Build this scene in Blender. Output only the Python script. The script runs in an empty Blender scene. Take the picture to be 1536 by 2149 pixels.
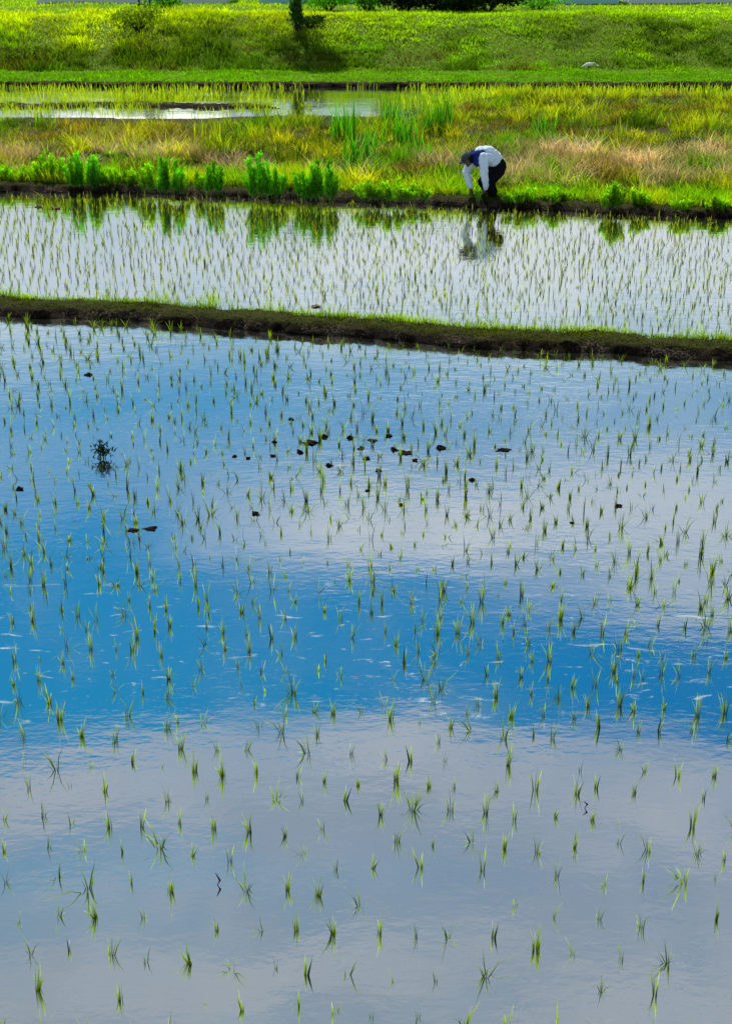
import bpy, bmesh, math, random, time
import numpy as np
from mathutils import Vector, Matrix, noise as mnoise
random.seed(7); rng=np.random.default_rng(7)
S=bpy.context.scene; COL=S.collection
R=math.radians
# ------------------------------------------------------------ camera
H=5.0; TH=R(22.3); F=3000.0
cam=bpy.data.cameras.new('camera'); camo=bpy.data.objects.new('camera',cam); COL.objects.link(camo)
camo.location=(0,0,H); camo.rotation_euler=(math.pi/2-TH,0,0)
cam.sensor_fit='HORIZONTAL'; cam.sensor_width=36; cam.lens=36*F/1536; cam.clip_end=3000; cam.clip_start=.1
S.camera=camo
def at(px,py,z=0.0):
    u=(px-768)/F; v=(1074.5-py)/F
    d=(u, math.cos(TH)+v*math.sin(TH), -math.sin(TH)+v*math.cos(TH))
    t=(z-H)/d[2]
    return Vector((d[0]*t,d[1]*t,z))
def depth_px(D): return F/(D*math.cos(TH)+H*math.sin(TH))   # px per metre
# ------------------------------------------------------------ view / light
S.view_settings.view_transform='Standard'; S.view_settings.look='None'; S.view_settings.exposure=0
SUN_EL=R(52); SUN_AZ=R(-14)
sd=Vector((math.sin(SUN_AZ)*math.cos(SUN_EL), math.cos(SUN_AZ)*math.cos(SUN_EL), math.sin(SUN_EL)))
sl=bpy.data.lights.new('sun','SUN'); sl.energy=5.0; sl.angle=R(.5); sl.color=(1,.96,.84)
so=bpy.data.objects.new('sun',sl); COL.objects.link(so); so.rotation_euler=(-sd).to_track_quat('-Z','Y').to_euler(); so.location=(0,30,40)
# ------------------------------------------------------------ node helpers
class NT:
    def __init__(s,nt): s.nt=nt; nt.nodes.clear()
    def n(s,t,**k):
        nd=s.nt.nodes.new(t)
        for a,b in k.items(): setattr(nd,a,b)
        return nd
    def l(s,a,b): s.nt.links.new(a,b)
    def val(s,sock,v):
        if isinstance(v,(int,float)): sock.default_value=v
        elif isinstance(v,(tuple,list)): sock.default_value=v
        else: s.l(v,sock)
    def m(s,op,a,b=0,c=0,clamp=False):
        nd=s.n('ShaderNodeMath',operation=op); nd.use_clamp=clamp
        s.val(nd.inputs[0],a); s.val(nd.inputs[1],b); s.val(nd.inputs[2],c); return nd.outputs[0]
    def mixc(s,f,a,b,bt='MIX'):
        nd=s.n('ShaderNodeMix',data_type='RGBA',blend_type=bt)
        s.val(nd.inputs[0],f); s.val(nd.inputs[6],a); s.val(nd.inputs[7],b); return nd.outputs[2]
    def mixf(s,f,a,b):
        nd=s.n('ShaderNodeMix',data_type='FLOAT')
        s.val(nd.inputs[0],f); s.val(nd.inputs[2],a); s.val(nd.inputs[3],b); return nd.outputs[0]
    def ramp(s,f,stops,interp='LINEAR'):
        nd=s.n('ShaderNodeValToRGB'); cr=nd.color_ramp; cr.interpolation=interp
        while len(cr.elements)<len(stops): cr.elements.new(.5)
        for e,(p,c) in zip(cr.elements,stops):
            e.position=p; e.color=(c,c,c,1) if isinstance(c,(int,float)) else (*c,1)
        s.l(f,nd.inputs[0]); return nd.outputs[0]
    def noise(s,vec,scale,detail=4,rough=.55,dist=0):
        nd=s.n('ShaderNodeTexNoise'); nd.inputs['Scale'].default_value=scale; nd.inputs['Detail'].default_value=detail
        nd.inputs['Roughness'].default_value=rough; nd.inputs['Distortion'].default_value=dist
        if vec is not None: s.l(vec,nd.inputs['Vector'])
        return nd.outputs[0]
    def mapping(s,vec,scale=(1,1,1),loc=(0,0,0)):
        nd=s.n('ShaderNodeMapping'); nd.inputs['Scale'].default_value=scale; nd.inputs['Location'].default_value=loc
        s.l(vec,nd.inputs['Vector']); return nd.outputs[0]
    def rng(s,v,a,b,c=0,d=1,smooth=True):
        nd=s.n('ShaderNodeMapRange'); nd.interpolation_type='SMOOTHSTEP' if smooth else 'LINEAR'
        s.l(v,nd.inputs[0]); 
        for i,x in enumerate((a,b,c,d)): nd.inputs[i+1].default_value=x
        return nd.outputs[0]
def newmat(name):
    m=bpy.data.materials.new(name); m.use_nodes=True; return m,NT(m.node_tree)
# ------------------------------------------------------------ world: Nishita sky with cloud banks
w=bpy.data.worlds.new('World'); S.world=w; w.use_nodes=True
N=NT(w.node_tree)
out=N.n('ShaderNodeOutputWorld'); bg=N.n('ShaderNodeBackground'); N.l(bg.outputs[0],out.inputs[0]); bg.inputs[1].default_value=.1
sky=N.n('ShaderNodeTexSky'); sky.sky_type='NISHITA'; sky.sun_disc=False; sky.sun_elevation=SUN_EL; sky.sun_rotation=SUN_AZ
sky.air_density=1.0; sky.dust_density=.4; sky.ozone_density=3
tc=N.n('ShaderNodeTexCoord'); sep=N.n('ShaderNodeSeparateXYZ'); N.l(tc.outputs['Generated'],sep.inputs[0])
z=N.m('MAXIMUM',N.m('MINIMUM',sep.outputs[2],1),-1)
el=N.m('MULTIPLY',N.m('ARCSINE',z),180/math.pi)
az=N.m('ARCTAN2',sep.outputs[0],sep.outputs[1])
v1=N.mapping(tc.outputs['Generated'],(2.2,2.2,7)); n1=N.noise(v1,1.9,5,.6)
v2=N.mapping(tc.outputs['Generated'],(5,5,22),(3,1,2)); n2=N.noise(v2,1.7,8,.66,.4)
v3=N.mapping(tc.outputs['Generated'],(4,4,14),(7,2,5)); n3=N.noise(v3,1.6,6,.6,.3)
el2=N.m('ADD',el,N.m('MULTIPLY',N.m('SUBTRACT',n1,.5),5.0))
p=N.m('DIVIDE',el2,60)
def st(l): return [(e/60,v) for e,v in l]
rL=N.ramp(p,st([(0,1),(12,1),(14.5,.85),(16.3,.45),(18,.15),(20.2,.45),(22.3,.10),(25,.0),(30,.0),(31.6,.8),(33.5,1),(35,.6),(37,.8),(40,1),(60,.6)]))
rC=N.ramp(p,st([(0,1),(12,1),(15,.85),(16.8,.5),(18.5,.12),(20.3,.45),(22,1),(24.3,.95),(25.6,.12),(30.2,.0),(31.6,.95),(35,1),(36.8,.75),(39.5,1),(60,.6)]))
rR=N.ramp(p,st([(0,1),(12,1),(15,.85),(17,.55),(18.5,.3),(20.3,.8),(21.5,1),(24.3,1),(25.7,.4),(27,.0),(29.6,.0),(31,.9),(33,1),(39,1),(60,.6)]))
tl=N.rng(az,-.22,0); tr=N.rng(az,0,.22)
mk=N.mixf(tr,N.mixf(tl,rL,rC),rR)
mk=N.m('ADD',mk,N.m('MULTIPLY',N.m('SUBTRACT',n2,.5),.95),clamp=True)
cc=N.ramp(N.m('DIVIDE',el,60),st([(0,(7.6,8.2,8.6)),(12.5,(7.4,7.9,8.5)),(16,(5.8,6.9,7.7)),(20,(5.6,6.2,6.9)),(24,(5.7,6.2,6.9)),(28,(4.2,4.8,5.6)),(33,(3.8,4.3,5.05)),(42,(3.6,4.05,4.6)),(60,(4,4.4,4.8))]))
cc=N.mixc(N.rng(n3,.36,.62,.75,0),cc,N.mixc(1,cc,(.62,.73,.84,1),'MULTIPLY'))
hs=N.n('ShaderNodeHueSaturation'); hs.inputs['Saturation'].default_value=1.5; N.l(sky.outputs[0],hs.inputs['Color'])
skyc=N.mixc(1,hs.outputs[0],(.09,.84,.78,1),'MULTIPLY')
N.l(N.mixc(mk,skyc,cc),bg.inputs[0])
# ------------------------------------------------------------ helpers
def tag(o,label=None,cat=None,group=None,kind=None):
    if label: o['label']=label
    if cat: o['category']=cat
    if group: o['group']=group
    if kind: o['kind']=kind
    return o
def link(name,me,mat,parent=None,smooth=False):
    o=bpy.data.objects.new(name,me); COL.objects.link(o)
    if mat is not None: me.materials.clear(); me.materials.append(mat)
    if parent is not None: o.parent=parent
    if smooth:
        me.polygons.foreach_set('use_smooth',[True]*len(me.polygons))
    return o
def empty(name,loc,rz=0):
    o=bpy.data.objects.new(name,None); COL.objects.link(o); o.location=loc; o.rotation_euler=(0,0,rz); o.empty_display_size=.1; return o
def bmobj(name,bm,mat,parent=None,smooth=True):
    me=bpy.data.meshes.new(name); bm.to_mesh(me); bm.free(); return link(name,me,mat,parent,smooth)
def npmesh(name,V,T,C=None):
    me=bpy.data.meshes.new(name); V=np.asarray(V,np.float32); T=np.asarray(T,np.int32)
    k=T.shape[1]
    me.vertices.add(len(V)); me.vertices.foreach_set('co',V.ravel())
    me.loops.add(T.size); me.loops.foreach_set('vertex_index',T.ravel())
    me.polygons.add(len(T)); me.polygons.foreach_set('loop_start',np.arange(0,T.size,k,dtype=np.int32))
    try: me.polygons.foreach_set('loop_total',np.full(len(T),k,np.int32))
    except Exception: pass
    me.update(calc_edges=True)
    if C is not None:
        a=me.color_attributes.new('col','FLOAT_COLOR','POINT')
        C4=np.ones((len(V),4),np.float32); C4[:,:3]=C; a.data.foreach_set('color',C4.ravel())
    return me
def hsh(ix,iy,seed):
    n=(ix*374761393+iy*668265263+seed*982451653)&0xffffffff
    n=((n^(n>>13))*1274126177)&0xffffffff
    return ((n^(n>>16))&0xffff)/65535.0
def vn(x,y,s,seed=0,octs=2):
    x=np.asarray(x,float)*s; y=np.asarray(y,float)*s; r=0; a=1; t=0
    for o in range(octs):
        ix=np.floor(x).astype(np.int64); iy=np.floor(y).astype(np.int64); fx=x-ix; fy=y-iy
        fx=fx*fx*(3-2*fx); fy=fy*fy*(3-2*fy)
        A=hsh(ix,iy,seed+o); B=hsh(ix+1,iy,seed+o); C=hsh(ix,iy+1,seed+o); D=hsh(ix+1,iy+1,seed+o)
        r=r+a*((A*(1-fx)+B*fx)*(1-fy)+(C*(1-fx)+D*fx)*fy); t+=a; a*=.5; x=x*2.03+11; y=y*2.03+7
    return r/t
def blades(P,Hh,W,lean,col,tip=None,yaw=None,base=.45,bend=.5):
    n=len(P); P=np.asarray(P,float); Hh=np.broadcast_to(Hh,n); W=np.broadcast_to(W,n); lean=np.broadcast_to(lean,n)
    yaw=rng.uniform(0,2*math.pi,n) if yaw is None else yaw
    sy=rng.uniform(0,math.pi,n)
    d=np.stack([np.cos(yaw),np.sin(yaw),np.zeros(n)],1); s=np.stack([np.cos(sy),np.sin(sy)*.6,np.zeros(n)],1)*W[:,None]/2
    up=np.array([0,0,1.0]); c=np.sqrt(np.clip(1-(lean*.7)**2,.05,1))
    M=P+d*(lean*Hh*.35)[:,None]+up*(Hh*.55*c**.5)[:,None]
    Tt=P+d*(lean*Hh*(.8+bend*.4))[:,None]+up*(Hh*c)[:,None]
    V=np.stack([P-s,P+s,M-s*.8,M+s*.8,Tt],1).reshape(-1,3)
    b=np.arange(n)[:,None]*5
    T=np.concatenate([b+[0,1,2],b+[1,3,2],b+[2,3,4]],1).reshape(-1,3)
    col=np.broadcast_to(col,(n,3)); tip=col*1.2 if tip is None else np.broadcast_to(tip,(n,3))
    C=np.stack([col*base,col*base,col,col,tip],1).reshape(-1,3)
    return V,T,C
def tufts(x,y,zz,nb,h,r,w,col,l0=.1,l1=.9,base=.35,tipk=1.35,jitc=.35):
    n=len(x); I=np.repeat(np.arange(n),nb); m=len(I); yaw=rng.uniform(0,2*math.pi,m); rad=np.sqrt(rng.random(m))
    h=np.broadcast_to(h,n); r=np.broadcast_to(r,n)
    P=np.stack([x[I]+np.cos(yaw)*rad*r[I],y[I]+np.sin(yaw)*rad*r[I],zz[I]],1)
    hb=h[I]*rng.uniform(.5,1.12,m)*(1-.25*rad); c=col[I]*rng.uniform(1-jitc,1+jitc,(m,1))
    return blades(P,hb,w*rng.uniform(.7,1.3,m),l0+l1*rad*rng.uniform(.5,1.2,m),c,c*tipk,yaw=yaw,base=base)
def cat(L):
    Vs=[];Ts=[];Cs=[];o=0
    for V,T,C in L: Vs.append(V);Ts.append(T+o);Cs.append(C);o+=len(V)
    return np.concatenate(Vs),np.concatenate(Ts),np.concatenate(Cs)
def arr(*a): return np.array(a,float)
# ------------------------------------------------------------ materials
def leafmat(name,trans=.45,gloss=.03):
    m,n=newmat(name); o=n.n('ShaderNodeOutputMaterial'); a=n.n('ShaderNodeAttribute'); a.attribute_name='col'
    d=n.n('ShaderNodeBsdfDiffuse'); t=n.n('ShaderNodeBsdfTranslucent'); mx=n.n('ShaderNodeMixShader'); mx.inputs[0].default_value=trans
    n.l(a.outputs[0],d.inputs[0]); n.l(n.mixc(1,a.outputs[0],(1.3,1.4,.45,1),'MULTIPLY'),t.inputs[0])
    n.l(d.outputs[0],mx.inputs[1]); n.l(t.outputs[0],mx.inputs[2])
    g=n.n('ShaderNodeBsdfGlossy'); g.inputs['Roughness'].default_value=.4; g.inputs[0].default_value=(.8,.85,.5,1)
    m2=n.n('ShaderNodeMixShader'); m2.inputs[0].default_value=gloss
    n.l(mx.outputs[0],m2.inputs[1]); n.l(g.outputs[0],m2.inputs[2]); n.l(m2.outputs[0],o.inputs[0]); return m
M_leaf=leafmat('leaf',.52,.01); M_dry=leafmat('dry_leaf',.3,.01); M_rice=leafmat('rice_leaf',.5,.02); M_dark=leafmat('dark_leaf',.2,.01)
def simple(name,c,rough=.7,nscale=30,var=.35,bump=.0,spec=.5):
    m,n=newmat(name); o=n.n('ShaderNodeOutputMaterial'); b=n.n('ShaderNodeBsdfPrincipled'); t=n.n('ShaderNodeTexCoord')
    x=n.noise(t.outputs['Object'],nscale,4); c2=tuple(v*(1-var) for v in c); c3=tuple(min(1,v*(1+var*.5)) for v in c)
    n.l(n.mixc(x,(*c2,1),(*c3,1)),b.inputs['Base Color']); b.inputs['Roughness'].default_value=rough; b.inputs['Specular IOR Level'].default_value=spec
    if bump:
        bb=n.n('ShaderNodeBump'); bb.inputs['Strength'].default_value=bump; bb.inputs['Distance'].default_value=.02; n.l(x,bb.inputs['Height']); n.l(bb.outputs[0],b.inputs['Normal'])
    n.l(b.outputs[0],o.inputs[0]); return m
M_bark=simple('bark',(.04,.03,.022),.9,20,.5,.5)
M_stem=simple('stem_green',(.06,.14,.02),.6,30)
M_clod=simple('wet_mud',(.006,.0045,.003),.9,40,.5,.4,.1)
M_twig=simple('dead_twig',(.012,.010,.008),.8,40,.4,0,.1)
M_skin=simple('skin',(.09,.045,.028),.55,50,.15)
M_shirt=simple('white_cotton',(.64,.78,.93),.85,25,.14,.3)
M_navy=simple('navy_cloth',(.012,.028,.18),.9,30,.3,.2,.1)
M_trs=simple('black_cloth',(.007,.007,.010),.95,30,.3,.2,.1)
M_boot=simple('black_rubber',(.008,.008,.009),.6,30,.2,0,.3)
M_cap=simple('grey_cap',(.05,.075,.08),.9,40,.35,0,.1)
M_hair=simple('dark_hair',(.006,.005,.005),.8,60,.3,0,.1)
M_feather=simple('white_feather',(.85,.85,.83),.7,60,.08)
M_beak=simple('beak',(.5,.35,.04),.4,60,.1)
M_wood=simple('weathered_wood',(.06,.045,.03),.8,25,.4,.3)
M_film=simple('greenhouse_film',(.66,.76,.76),.3,4,.15)
M_film2=simple('teal_sheet',(.22,.62,.62),.4,4,.2)
M_wall=simple('pale_wall',(.8,.85,.85),.7,3,.12)
M_wall2=simple('teal_wall',(.40,.78,.76),.7,3,.12)
M_metal=simple('steel_hoop',(.4,.42,.42),.4,10,.1)
M_straw=simple('wet_straw',(.09,.045,.025),.8,40,.4)
def dikemat():
    m,n=newmat('dike_earth'); o=n.n('ShaderNodeOutputMaterial'); b=n.n('ShaderNodeBsdfPrincipled'); g=n.n('ShaderNodeNewGeometry')
    pos=g.outputs['Position']; sp=n.n('ShaderNodeSeparateXYZ'); n.l(g.outputs['Normal'],sp.inputs[0]); s2=n.n('ShaderNodeSeparateXYZ'); n.l(pos,s2.inputs[0])
    a=n.noise(pos,7,6,.7); c=n.noise(pos,38,5,.7); e=n.noise(pos,1.6,4,.6)
    mud=n.mixc(n.rng(a,.35,.65),(.003,.0022,.0015,1),(.028,.017,.010,1)); mud=n.mixc(n.m('MULTIPLY',n.rng(c,.48,.62),n.rng(e,.48,.58)),mud,(.18,.13,.10,1))
    moss=n.mixc(n.rng(c,.35,.7),(.005,.007,.001,1),(.075,.085,.006,1))
    f=n.m('MULTIPLY',n.rng(s2.outputs[2],.08,.14),n.rng(n.m('ADD',sp.outputs[2],n.m('MULTIPLY',n.m('SUBTRACT',a,.5),.9)),.5,.8))
    wet=n.rng(s2.outputs[2],.0,.06)
    cl=n.mixc(f,mud,moss); cl=n.mixc(wet,n.mixc(1,cl,(.35,.33,.3,1),'MULTIPLY'),cl)
    n.l(cl,b.inputs['Base Color']); b.inputs['Roughness'].default_value=.95; b.inputs['Specular IOR Level'].default_value=.1
    bb=n.n('ShaderNodeBump'); bb.inputs['Strength'].default_value=1; bb.inputs['Distance'].default_value=.05; n.l(n.m('ADD',a,n.m('MULTIPLY',c,.5)),bb.inputs['Height']); n.l(bb.outputs[0],b.inputs['Normal'])
    n.l(b.outputs[0],o.inputs[0]); return m
M_dike=dikemat()
def watermat(name,bumpd,film):
    m,n=newmat(name); o=n.n('ShaderNodeOutputMaterial'); g=n.n('ShaderNodeNewGeometry'); pos=g.outputs['Position']
    sp=n.n('ShaderNodeSeparateXYZ'); n.l(pos,sp.inputs[0])
    gl=n.n('ShaderNodeBsdfGlossy'); gl.inputs['Roughness'].default_value=.012; gl.inputs[0].default_value=(.95,.97,.97,1)
    df=n.n('ShaderNodeBsdfDiffuse'); mud=n.noise(pos,2.2,5); n.l(n.mixc(mud,(.02,.028,.02,1),(.08,.08,.05,1)),df.inputs[0])
    mx=n.n('ShaderNodeMixShader'); mx.inputs[0].default_value=.91; n.l(df.outputs[0],mx.inputs[1]); n.l(gl.outputs[0],mx.inputs[2])
    wv=n.mapping(pos,(1,1.7,1)); a=n.noise(wv,3.2,3,.5); c=n.noise(wv,11,3,.55)
    patch=n.rng(n.noise(n.mapping(pos,(.25,.5,1)),1,3),.35,.65,.45,1.5)
    far=n.rng(sp.outputs[1],7,15,.8,1.6)
    hgt=n.m('MULTIPLY',n.m('MULTIPLY',n.m('ADD',a,n.m('MULTIPLY',c,.42)),patch),far)
    bb=n.n('ShaderNodeBump'); bb.inputs['Strength'].default_value=1; bb.inputs['Distance'].default_value=bumpd; n.l(hgt,bb.inputs['Height']); n.l(bb.outputs[0],gl.inputs['Normal'])
    last=mx.outputs[0]
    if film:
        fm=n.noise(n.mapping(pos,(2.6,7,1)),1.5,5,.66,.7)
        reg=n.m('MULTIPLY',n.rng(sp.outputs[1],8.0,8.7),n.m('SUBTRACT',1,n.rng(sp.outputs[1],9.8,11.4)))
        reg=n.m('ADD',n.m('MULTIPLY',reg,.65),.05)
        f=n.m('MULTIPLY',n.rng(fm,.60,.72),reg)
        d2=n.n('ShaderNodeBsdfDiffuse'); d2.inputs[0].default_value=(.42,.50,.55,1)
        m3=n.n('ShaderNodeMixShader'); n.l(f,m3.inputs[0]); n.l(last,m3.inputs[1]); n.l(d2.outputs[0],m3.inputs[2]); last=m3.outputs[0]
    n.l(last,o.inputs[0]); return m
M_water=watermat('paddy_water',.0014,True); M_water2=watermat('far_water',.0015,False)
def groundmat():
    m,n=newmat('ground'); o=n.n('ShaderNodeOutputMaterial'); b=n.n('ShaderNodeBsdfPrincipled'); a=n.n('ShaderNodeAttribute'); a.attribute_name='col'
    g=n.n('ShaderNodeNewGeometry'); x=n.noise(g.outputs['Position'],6,6,.7); y=n.noise(g.outputs['Position'],1.2,4)
    c=n.mixc(1,a.outputs[0],n.ramp(x,[(.3,.45),(.7,1.4)]),'MULTIPLY'); c=n.mixc(n.m('MULTIPLY',y,.5),c,(.03,.035,.01,1))
    n.l(c,b.inputs['Base Color']); b.inputs['Roughness'].default_value=.95; b.inputs['Specular IOR Level'].default_value=.1
    bb=n.n('ShaderNodeBump'); bb.inputs['Strength'].default_value=.8; bb.inputs['Distance'].default_value=.08; n.l(x,bb.inputs['Height']); n.l(bb.outputs[0],b.inputs['Normal'])
    n.l(b.outputs[0],o.inputs[0]); return m
M_ground=groundmat()
# ------------------------------------------------------------ lines of the land
D1=[at(0,661),at(400,683),at(770,712),at(1150,736),at(1536,757)]
D2=[at(0,402),at(400,409),at(770,424),at(1100,439),at(1536,460)]
def extend(L,e=30):
    a=(L[0]-L[1]).normalized(); b=(L[-1]-L[-2]).normalized()
    return [L[0]+a*e]+L+[L[-1]+b*e]
D1=extend(D1);D2=extend(D2)
def lineY(L,x): return np.interp(x,[p.x for p in L],[p.y for p in L])
def sstep(a,b,x): t=np.clip((x-a)/(b-a),0,1); return t*t*(3-2*t)
def xpx(x,y): return 768+x*F/(y*.925+1.9)
def Yshore(x): return 41.3+ .5*(vn(x,0,.4,5)-.5)-.5*(1-sstep(-4.5,-2,x))+ sstep(1.0,4.2,x)*4.9
EMB=1.57
def hgt(x,y):
    y2=lineY(D2,x)+.35; ys=Yshore(x)
    h=np.where(y<y2,-.16,0.0)
    strip=.10+.14*(vn(x,y,.6,3)-.4)*sstep(0,1.5,y-y2)*sstep(0,1.5,ys-y)
    h=np.where((y>=y2)&(y<ys),strip,h)
    h=np.where((y>=ys)&(y<50),-.12,h)
    fl=.07+.05*vn(x,y,.5,8)
    e=sstep(54.6+.8*(vn(x,0,.2,4)-.5),60.6,y)
    e=EMB*e+.42*(vn(x,y,.30,12)-.5)*sstep(54,58,y)*(1-.75*sstep(60,64,y))
    h=np.where(y>=50,fl+e,h)
    return h
xs=np.concatenate([np.linspace(-600,-40,15),np.arange(-39.5,39.9,.5),np.linspace(40,600,15)])
ys=np.concatenate([np.linspace(-30,25,12),np.arange(25.5,70,.25),np.arange(70,100,1.5),np.linspace(101,900,20)])
X,Y=np.meshgrid(xs,ys); Z=hgt(X,Y); nx=len(xs); ny=len(ys)
V=np.stack([X,Y,Z],2).reshape(-1,3); i=np.arange(ny-1)[:,None]*nx+np.arange(nx-1)[None,:]; i=i.ravel()
Q=np.stack([i,i+1,i+nx+1,i+nx],1)
C=np.zeros((len(V),3)); yy=V[:,1]; mid=(yy<50)
C[:]=arr(.14,.24,.008); C[mid]=arr(.07,.06,.015); C[V[:,2]<0]=arr(.05,.04,.03)
tag(link('ground',npmesh('ground',V,Q,C),M_ground,smooth=True),'grassy and muddy ground under paddies and embankment','ground',kind='structure')
def poly(name,pts,mat):
    me=bpy.data.meshes.new(name); me.from_pydata(pts,[],[list(range(len(pts)))]); return link(name,me,mat)
tag(poly('near_paddy_water',[(-30,-6,0),(30,-6,0)]+[(p.x,p.y+.3,0) for p in reversed(D1) ],M_water),'still water of the near paddy mirroring blue sky and cloud','water',kind='structure')
tag(poly('middle_paddy_water',[(p.x,p.y+.3,0) for p in D1]+[(p.x,p.y+.3,0) for p in reversed(D2)],M_water),'pale bright water of the middle paddy','water',kind='structure')
tag(poly('far_paddy_water',[(-45,40.2,0),(45,40.2,0),(45,50.1,0),(-45,50.1,0)],M_water2),'far strip of paddy water below the embankment','water',kind='structure')
def dike(name,L,prof,x0,x1,step,lump,label,seed,wob=.18,taper=None,mat=None):
    lin=[];x=x0
    while x<=x1: lin.append(x); x+=step
    lin=np.array(lin); yl=lineY(L,lin); k=len(prof); V=[]
    tp=np.ones(len(lin)) if taper is None else sstep(x1,x1-taper,lin)
    for j,(s,zz) in enumerate(prof):
        o=(vn(lin,j*0+3,1.3,seed)-.5)*wob+(vn(lin,j*.9,6,seed+1)-.5)*lump
        dz=((vn(lin,j*.7,2.2,seed+2)-.5)*.05+(vn(lin,j*1.3,9,seed+4)-.5)*lump*.9)*(1 if zz>0.02 else .3)
        V.append(np.stack([lin,yl+s*tp+o+(1-tp)*.3,(zz+dz+.12)*tp-.12],1))
    V=np.stack(V,1).reshape(-1,3); n=len(lin)
    i=(np.arange(n-1)[:,None]*k+np.arange(k-1)[None,:]).ravel(); Q=np.stack([i,i+k,i+k+1,i+1],1)
    return tag(link(name,npmesh(name,V,Q),mat or M_dike,smooth=True),label,'dike',kind='structure')
dike('near_earth_dike',D1,[(-.14,-.12),(-.05,-.01),(0,.04),(.03,.08),(.07,.11),(.13,.135),(.2,.145),(.3,.15),(.4,.15),(.5,.135),(.57,.09),(.63,.0),(.7,-.1)],-16,16,.04,.10,'dark mossy earth dike between near and middle paddies',21,.24)
dike('middle_earth_dike',D2,[(-.15,-.12),(-.06,-.01),(0,.04),(.05,.09),(.12,.12),(.25,.14),(.4,.15),(.55,.15),(.75,.13),(1.0,.08),(1.2,.02)],-20,20,.05,.12,'muddy bank where the farmer works',33,.3)
FD=[Vector((-45,49.9,0)),Vector((45,49.6,0))]
dike('far_earth_dike',FD,[(-.1,-.1),(0,0),(.03,.10),(.1,.14),(.3,.15),(.5,.13),(.7,.05)],-24,24,.12,.12,'thin dark dike at foot of the grass embankment',41,.5)
FD2=[at(-900,226),at(0,226),at(300,224),at(690,230)]
dike('short_earth_dike',FD2,[(-.1,-.1),(0,0),(.08,.04),(.2,.07),(.5,.08),(.7,.05),(.8,0),(.9,-.1)],-22,-.9,.10,.12,'short low dike reaching into the far flooded paddy',45,.6,3.0)
# ------------------------------------------------------------ grass (stuff)
def stuff(name,L,mat,label,catg='grass'):
    V,T,C=cat(L) if isinstance(L,list) else L
    return tag(link(name,npmesh(name,V,T,C),mat),label,catg,kind='stuff')
def jit(col,n,a=.25,b=.08):
    k=rng.uniform(1-a,1+a,(n,1)); return np.clip(np.asarray(col)*k*rng.uniform(1-b,1+b,(n,3)),0,1)
def mix(a,b,t): t=np.asarray(t)[:,None]; return np.asarray(a)*(1-t)+np.asarray(b)*t
def dikegrass(L,x0,x1,n,s0,s1,z0,h0,h1,w,cA,cB,seed,th=0,wob=.24):
    x=rng.uniform(x0,x1,n); s=rng.uniform(s0,s1,n); y=lineY(L,x)+s+(vn(x,3,1.3,seed)-.5)*wob
    g=vn(x,s*1.0,2.5,seed+9); k=g>th; x=x[k];y=y[k];g=g[k];n=len(x); h=rng.uniform(h0,h1,n)*(.4+g*1.2)
    P=np.stack([x,y,np.full(n,z0)],1); c=mix(cA,cB,np.clip(g*1.6-.3,0,1))*rng.uniform(.5,1.3,(n,1))
    return blades(P,h,w,rng.uniform(.1,.9,n),c,c*1.5,base=.3)
L=[dikegrass(D1,-9,9,12000,.14,.45,.13,.015,.05,.008,arr(.025,.035,.003),arr(.11,.13,.006),21,.35),
   dikegrass(D1,-9,9,9000,.42,.56,.12,.04,.12,.010,arr(.16,.30,.006),arr(.34,.50,.008),21,.2),
   dikegrass(D1,-9,9,2600,.44,.56,.12,.10,.22,.009,arr(.16,.30,.006),arr(.30,.48,.008),25,.48),
   dikegrass(D1,-9,9,1100,.02,.1,.07,.02,.06,.009,arr(.03,.045,.005),arr(.10,.13,.01),21)]
stuff('dike_grass',L,M_leaf,'short mossy grass covering the near dike')
L=[dikegrass(D2,-11,11,10000,.35,.9,.12,.05,.22,.013,arr(.12,.26,.006),arr(.30,.42,.008),33,0,.3),
   dikegrass(D2,-11,11,800,.03,.2,.06,.03,.12,.01,arr(.06,.08,.01),arr(.16,.2,.02),33,.3,.3)]
stuff('bank_grass',L,M_leaf,'low grass on the muddy bank by the farmer')
def field(n,y0,y1,margin=2):
    y=rng.uniform(y0,y1,n); hw=(y*.925+1.9)*768/F+margin; x=rng.uniform(-1,1,n)*hw
    return x,y
def leftlow(x,y): return 1-.8*sstep(2.2,1.0,Yshore(x)-y)*sstep(900,850,xpx(x,y))
x,y=field(34000,28,47.5); y2=lineY(D2,x)+.55; k=(y>y2)&(y<Yshore(x)+.1); x=x[k];y=y[k];n=len(x)
g1=vn(x,y,.7,51,3); c=mix(arr(.08,.18,.006),arr(.34,.38,.012),np.clip(g1*2.6-.8,0,1))*rng.uniform(.5,1.3,(n,1))
A=blades(np.stack([x,y,hgt(x,y)-.02],1),rng.uniform(.05,.17,n)*leftlow(x,y),rng.uniform(.012,.022,n),rng.uniform(.1,.9,n),c,c*1.3)
x,y=field(7600,28,47.3); k=(y>lineY(D2,x)+.6)&(y<Yshore(x)-.1)&(vn(x,y,1.1,62,2)>.40); x=x[k];y=y[k];n=len(x)
g1=vn(x,y,.55,51,3); g2=vn(x,y,.9,60,2); g3=vn(x,y,1.1,66,2)
c=mix(arr(.14,.36,.006),arr(.60,.58,.012),np.clip(g1*2.6-.8,0,1)); c=mix(c,arr(.025,.09,.005),np.clip((g3-.54)*7,0,1)*.9); c=mix(c,arr(.26,.15,.05),np.clip((vn(x,y,.8,68,2)-.60)*8,0,1)*.8)*rng.uniform(.45,1.4,(n,1))
d=y-lineY(D2,x); hh=(.08+.68*g2**1.5)*rng.uniform(.5,1.5,n)*leftlow(x,y)
xp=xpx(x,y); hh*=1+1.0*np.exp(-((xp-600)/110)**2)*np.exp(-d/1.6)
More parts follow.
